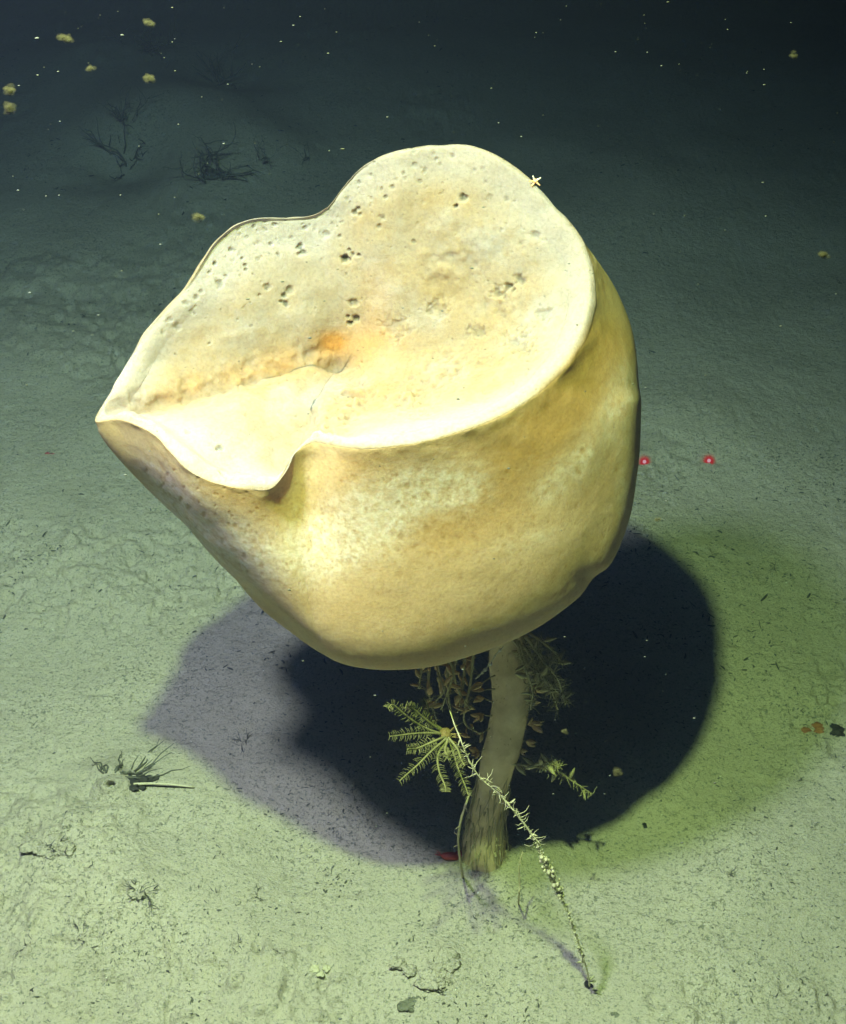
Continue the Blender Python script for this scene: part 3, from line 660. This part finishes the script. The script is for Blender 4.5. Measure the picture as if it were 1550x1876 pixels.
# ------------------------------------------------------------------ things on the mud
# burrow chimney with streak shadows modelled as dark tubes
g = gpt(208, 1442); BU = empty('worm_burrow', g); tag(BU, 'mud burrow chimney with round hole, painted dark shade and spiky streaks, left of the shadow', 'burrow')
m = MB(); prof = [(.060, -.014), (.046, .000), (.032, .010), (.023, .020), (.019, .028), (.015, .029), (.010, .024), (.008, .004)]; V = []; ns = 26
for r_, z_ in prof:
    for k in range(ns):
        a = 2 * pi * k / ns; V.append(g + np.array([r_ * cos(a) - z_ * .15, r_ * sin(a) - z_ * .55, z_]))
V = np.array(V); V += (np.stack([vn(V, .02, 81), vn(V, .02, 82), vn(V, .02, 83)], 1) * .008)
m.add(V, [[i * ns + k, i * ns + (k + 1) % ns, (i + 1) * ns + (k + 1) % ns, (i + 1) * ns + k] for i in range(len(prof) - 1) for k in range(ns)]); m.build('chimney', M_SED, BU)
m = MB()
for k in range(16):
    a = rg.uniform(.05, 2.4); r_ = rg.uniform(.03, .05); p0 = g + np.array([r_ * cos(a), r_ * sin(a), .012]); L = rg.uniform(.05, .14) * (1.2 if a < 1.2 else .7)
    d = np.array([cos(a), sin(a), .05]); pts = [p0]; 
    for u in range(1, 7):
        x_, y_ = (p0 + d * L * u / 6)[:2] + rg.normal(size=2) * .003; pts.append(np.array([x_, y_, float(gh(np.array([x_]), np.array([y_]))[0]) + -.0005 + .007 * (1 - u / 6)]))
    m.tube(pts, np.linspace(.0022, .0007, 7), 5)
m.build('streaks', M_TUBE, BU)
m = MB()
for dx_, dy_, r_ in ((.036, .006, .020), (.050, .020, .021), (.066, .034, .016), (.046, .040, .013), (.084, .044, .010), (.030, .026, .012)): m.clod(np.array([g[0] + dx_, g[1] + dy_, float(gh(np.array([g[0] + dx_]), np.array([g[1] + dy_]))[0])]), r_, int(r_ * 9e3), .22)
m.build('hollow_shade', M_TWIG, BU)  # flat near-black clods stand in for the shade in the pit
a0, a1 = gpt(245, 1440), gpt(356, 1443)
m = MB(); pts = [a0 + (a1 - a0) * u + np.array([0, .004 * sin(u * 4), .006]) for u in np.linspace(0, 1, 12)]; m.tube(pts, np.linspace(.0035, .0022, 12), 6)
tag(m.single('sponge_spicule', M_SPIC, a0), 'long pale straight spicule lying on the mud right of the burrow', 'spicule')

# tufts of dark twigs; the far ones model clump shadows and hollows
TUF = [(252,1640,.062,16,'largest dark twig tuft on the near mud below the burrow'),(105,1560,.05,14,'dark bristly tuft near the left edge below the burrow'),(160,1592,.04,9,'small leaning twig tuft under the bristly left tuft'),
 (205,1560,.025,6,'tiny twig on the dip below the burrow'),(148,1715,.04,10,'dark twig tuft on the low mound at far lower left'),(52,1735,.035,9,'stubby dark twig tuft close to the lower left edge'),(183,1717,.03,6,'forked dark twig beside the tuft on the lower left mound'),
 (400,1560,.03,8,'branching brown twig on the bare mud below the purple shadow'),(365,1625,.03,7,'small dark twig right of the largest tuft'),(398,1635,.03,7,'dark twig second to the right of the largest tuft'),(465,1640,.04,9,'low tangled twig tuft in the middle of the near mud'),
 (430,1730,.04,9,'upright forked twig on the bare mud at lower middle left'),(520,1750,.03,8,'dull twig tuft left of the pale spiky patch'),(600,1605,.035,8,'wispy twig just below the lower edge of the purple shadow'),
 (655,1640,.025,6,'small black knob of twig below the purple shadow'),(1335,1600,.035,10,'blue black twig tuft on the mud below the green shade'),(1492,1520,.03,8,'small dark tuft under the green shade near the right edge'),(1328,1558,.028,7,'thin dark twig at the lower edge of the green shade'),
 (1085,1610,.028,7,'three pronged twig just right of the strand'),(395,318,.30,16,'tall black forked tuft standing on the far mud above the sponge lip'),(240,300,.28,22,'wide black bushy tuft in the far dark upper left'),
 (228,215,.16,12,'short black tuft behind the wide bushy one'),(412,150,.24,14,'black thorny tuft near the top above the tall forked one'),(268,95,.26,14,'dark bushy tuft at the very top left'),(482,290,.12,7,'small lone black twig right of the tall forked tuft'),
 (560,290,.10,6,'faint black twig on the far mud left of the sponge top'),(1420,1050,.05,9,'small dark tuft in the green shade right of the dark shadow'),(1470,1112,.05,9,'fuzzy dark tuft by the right edge inside the green shade'),(400,1085,.03,5,'tiny twig at the top edge of the purple shadow'),(448,1360,.045,14,'thin scattered twig tuft inside the purple shadow')]
for i, (x, y, sz, n, lab) in enumerate(TUF):
    g = gpt(x, y); far = y < 330; rgb = np.random.default_rng(100 + i); m = MB()
    B = empty('twig_tuft', g)
    tag(B, lab, 'twig tuft', 'twig tufts on the mud')
    for k in range(n):
        a = rgb.uniform(0, 2 * pi); el = rgb.uniform(.0, .75) if not far else rgb.uniform(.5, 1.4)
        d = np.array([cos(a) * cos(el), sin(a) * cos(el), sin(el)]); L = sz * rgb.uniform(.35, 1.0)
        p = twig(m, g + np.array([rgb.normal() * sz * .12, rgb.normal() * sz * .12, -.004]), d, L, sz * (.024 if not far else .014) * rgb.uniform(.5, 1.3), rgb, 2.4, 9)
        if rgb.random() < .6:
            for _ in range(2): twig(m, p[rgb.integers(3, 7)], d + rgb.normal(size=3) * .7, L * .45, sz * (.022 if not far else .010), rgb, 1, 5)
    m.build('twigs', M_FAR if far else M_DARK if rgb.random() < .75 else M_TWIG, B)
    m = MB()
    for k in range(3): m.clod(g + np.array([rgb.normal() * sz * .05, rgb.normal() * sz * .05, -sz * .02]), sz * (rgb.uniform(.10, .22) if not far else rgb.uniform(.05, .11)), 200 + i * 4 + k, .45)
    m.build('root_clod', M_SED if not far else M_FAR, B)

# lumps, pebbles, pale patch
def lump(name, x, y, r, label, cat, mat, seed, n=7):
    g = gpt(x, y); rgb = np.random.default_rng(seed); m = MB()
    for k in range(n): m.clod(g + np.array([rgb.normal() * r * .5, rgb.normal() * r * .35, -r * .12 + rgb.normal() * r * .08]), r * rgb.uniform(.3, .75), seed + k, .38)
    return tag(m.single(name, mat, g), label, cat)
lump('mud_lump', 795, 1770, .042, 'crumbly lump of mud with a shaded right face near the bottom edge', 'mud lump', M_SED, 301, 9)
lump('mud_lump', 755, 1835, .022, 'small dark clod just below the crumbly lump', 'mud lump', M_LUMP, 311, 4)
lump('mud_lump', 575, 1775, .016, 'pale spiky clod on the near mud left of the crumbly lump', 'mud lump', M_PALE, 312, 6)
lump('mud_lump', 100, 1545, .035, 'dark ragged mud clod beside the bristly left tuft', 'mud lump', M_SED, 313, 6)
lump('pebble', 1134, 1858, .016, 'smooth grey pebble at the bottom edge right of the strand foot', 'pebble', M_LUMP, 321, 2)
lump('pebble', 1080, 1808, .014, 'dark pebble at the foot of the slanting strand', 'pebble', M_TWIG, 322, 3)
lump('pebble', 1178, 1514, .009, 'single dark pebble on the green shade near the dark shadow edge', 'pebble', M_TWIG, 323, 2)
lump('pebble', 66, 1818, .008, 'small black pebble near the lower left corner', 'pebble', M_TWIG, 324, 2)
lump('pebble', 308, 1780, .007, 'tiny dark pebble lying alone on smooth mud at the bottom', 'pebble', M_TWIG, 325, 2)
lump('pebble', 90, 830, .012, 'small red pebble on the mud left of the sponge', 'pebble', M_RED, 326, 2)
lump('sea_anemone', 1500, 1335, .020, 'rusty orange clump on the green shade near the right edge', 'anemone', M_RUST, 327, 5)
lump('mud_lump', 1530, 1338, .022, 'dark clump at the right edge beside the rusty orange one', 'mud lump', M_TWIG, 328, 5)

# uncountable litter of tiny mud tubes on the seabed
rgs = np.random.default_rng(77)
def litter(name, n, xr, yr, lr, rr, mat, seed, dens=True):
    rgl = np.random.default_rng(seed); x = rgl.uniform(*xr, n * 3); y = yr[0] + (yr[1] - yr[0]) * rgl.random(n * 3) ** 1.7
    Pp = np.stack([x, y, 0 * x], 1)
    keep = rgl.random(n * 3) < np.clip(.05 + 1.1 * vn(Pp, .34, 91) + .9 * vn(Pp, .07, 92), .02, 1)
    x, y = x[keep][:n], y[keep][:n]; z = gh(x, y); n = len(x); SEG, SD = 5, 4
    a = rgl.uniform(0, 2 * pi, n); el = np.abs(rgl.normal(size=n)) * .35; L = rgl.uniform(*lr, n) * (.6 + .8 * rgl.random(n) ** 2); r = rgl.uniform(*rr, n)
    bend = rgl.normal(size=n) * 1.2; P0 = np.stack([x, y, z + r * .4], 1); pts = [P0]
    for s in range(1, SEG):
        aa = a + bend * s / SEG; ee = el * (1 - 1.2 * s / SEG)
        pts.append(pts[-1] + np.stack([np.cos(aa) * np.cos(ee), np.sin(aa) * np.cos(ee), np.sin(ee)], 1) * (L / (SEG - 1))[:, None])
    pts = np.stack(pts, 1)                           # n, SEG, 3
    V = np.zeros((n, SEG, SD, 3)); sdv = np.stack([-np.sin(a), np.cos(a), 0 * a], 1); up = np.array([0, 0, 1.0])
    tp = np.array([.7, 1, 1, .8, .35])
    for k, (cs, sn) in enumerate(((1, 0), (0, 1), (-1, 0), (0, -1))):
        V[:, :, k] = pts + (sdv[:, None] * cs + up * sn) * (r[:, None] * tp)[..., None]
    base = (np.arange(n) * SEG * SD)[:, None, None]; f = []
    for s in range(SEG - 1):
        for k in range(SD): f.append([s * SD + k, s * SD + (k + 1) % SD, (s + 1) * SD + (k + 1) % SD, (s + 1) * SD + k])
    f += [[0, 1, 2, 3], [(SEG - 1) * SD + k for k in (3, 2, 1, 0)]]
    Fq = (np.array(f)[None] + base).reshape(-1, 4)
    return tag(mesh_obj(name, V.reshape(-1, 3), Fq, mat), 'scatter of tiny dark mud tubes and grit over the seabed', 'seabed litter', kind='stuff')
litter('seabed_litter', 3000, (-1.7, 1.7), (-.75, 2.2), (.003, .011), (.0006, .0017), M_DARK, 401)
litter('seabed_litter', 2600, (-1.6, 1.6), (-.75, 1.6), (.003, .012), (.001, .0024), M_TUBE, 402)
litter('seabed_litter', 1500, (-3.0, 3.0), (.6, 6.0), (.008, .026), (.0012, .0030), M_DARK, 403)
# bright grains
rgl = np.random.default_rng(9); m = MB()
for _ in range(70):
    g = gpt(rgl.uniform(0, 1550), rgl.uniform(1050, 1870)); m.blob(g + np.array([0, 0, .001]), rgl.uniform(.0008, .0022), int(rgl.integers(99)), .2, 6, 4)
tag(m.build('shell_grains', M_WHITE), 'sprinkle of tiny bright shell grains on the mud', 'grains', kind='stuff')

# ------------------------------------------------------------------ marine snow
def at_d(x, y, dist): d = ray(np.array(float(x)), np.array(float(y))); return CAM + d * (dist / np.linalg.norm(d))
FL = [(121,70,1.2,11,'pale yellow floc drifting at the upper left, the brightest one there'),(274,145,1.2,11,'yellowish floc drifting right of and below the brightest upper left one'),(12,165,1.2,11,'yellowish floc cut by the left edge, upper of two there'),(15,199,1.2,11,'yellowish floc at the left edge, lower of two there'),
 (366,396,1.2,11,'yellowish floc drifting just above the left lip of the sponge'),(1507,468,1.3,10,'yellow green floc drifting alone near the right edge'),(1131,1413,1.4,9,'faint floc drifting in front of the dark shadow right of the stalk'),(275,40,1.3,8,'dim floc near the top left above the others'),(165,125,1.3,7,'faint floc between the two bright upper left ones'),
 (1455,100,1.5,7,'small pale floc drifting near the upper right corner'),(1205,952,1.4,6,'tiny pale floc beside the top of the dark shadow'),(1035,1340,1.4,6,'dim greenish floc in front of the shadow near the stalk')]
for x, y, dd, r, lab in FL:
    p = at_d(x, y, dd); rr_ = r * .95 / F * dd; m = MB(); rgf = np.random.default_rng(int(x) + int(y))
    for _ in range(11): m.blob(p + rgf.normal(size=3) * rr_ * np.array([.42, .32, .28]), np.array([1.2, 1, .8]) * rr_ * rgf.uniform(.4, .8), int(rgf.integers(99)), .3, 12, 8)
    tag(m.single('snow_floc', M_FLOC, p), lab, 'marine snow', 'drifting flocs of marine snow')
rgl = np.random.default_rng(31); m = MB()
for _ in range(620):
    x, y = rgl.uniform(0, 1550), rgl.uniform(0, 1876) ** 1.0
    if rgl.random() < .35: y *= .45
    dd = rgl.uniform(.9, 1.7); r = rgl.gamma(1.3, .7) + .45
    p = at_d(x, y, dd); rr_ = min(r, 4.2) * .58 / F * dd
    m.blob(p, np.array([1.5, .8, .6]) * rr_, int(rgl.integers(99)), .3, 6, 4)
tag(m.build('marine_snow', M_SNOW), 'fine white specks of marine snow drifting in the water', 'marine snow', kind='stuff')

# ------------------------------------------------------------------ the water between
me_v = [(x, y, z) for z in (-1.6, 6.0) for y in (-15.0, 25.0) for x in (-19.0, 19.0)]
hz = mesh_obj('haze', np.array(me_v), [[0, 2, 3, 1], [4, 5, 7, 6], [0, 1, 5, 4], [2, 6, 7, 3], [0, 4, 6, 2], [1, 3, 7, 5]], None or bpy.data.materials.new('water_haze'), None, False)
hm = hz.data.materials[0]; hm.use_nodes = True; nt = hm.node_tree
for nd in list(nt.nodes):
    if nd.type != 'OUTPUT_MATERIAL': nt.nodes.remove(nd)
pv = nt.nodes.new('ShaderNodeVolumePrincipled'); pv.inputs['Density'].default_value = .2; pv.inputs['Color'].default_value = (.092, .138, .39, 1)
pv.inputs['Absorption Color'].default_value = (0.0, .16, .95, 1); pv.inputs['Anisotropy'].default_value = .8
nt.links.new(pv.outputs[0], nt.nodes['Material Output'].inputs['Volume'])
tag(hz, 'dark blue green sea water', 'water', kind='stuff')
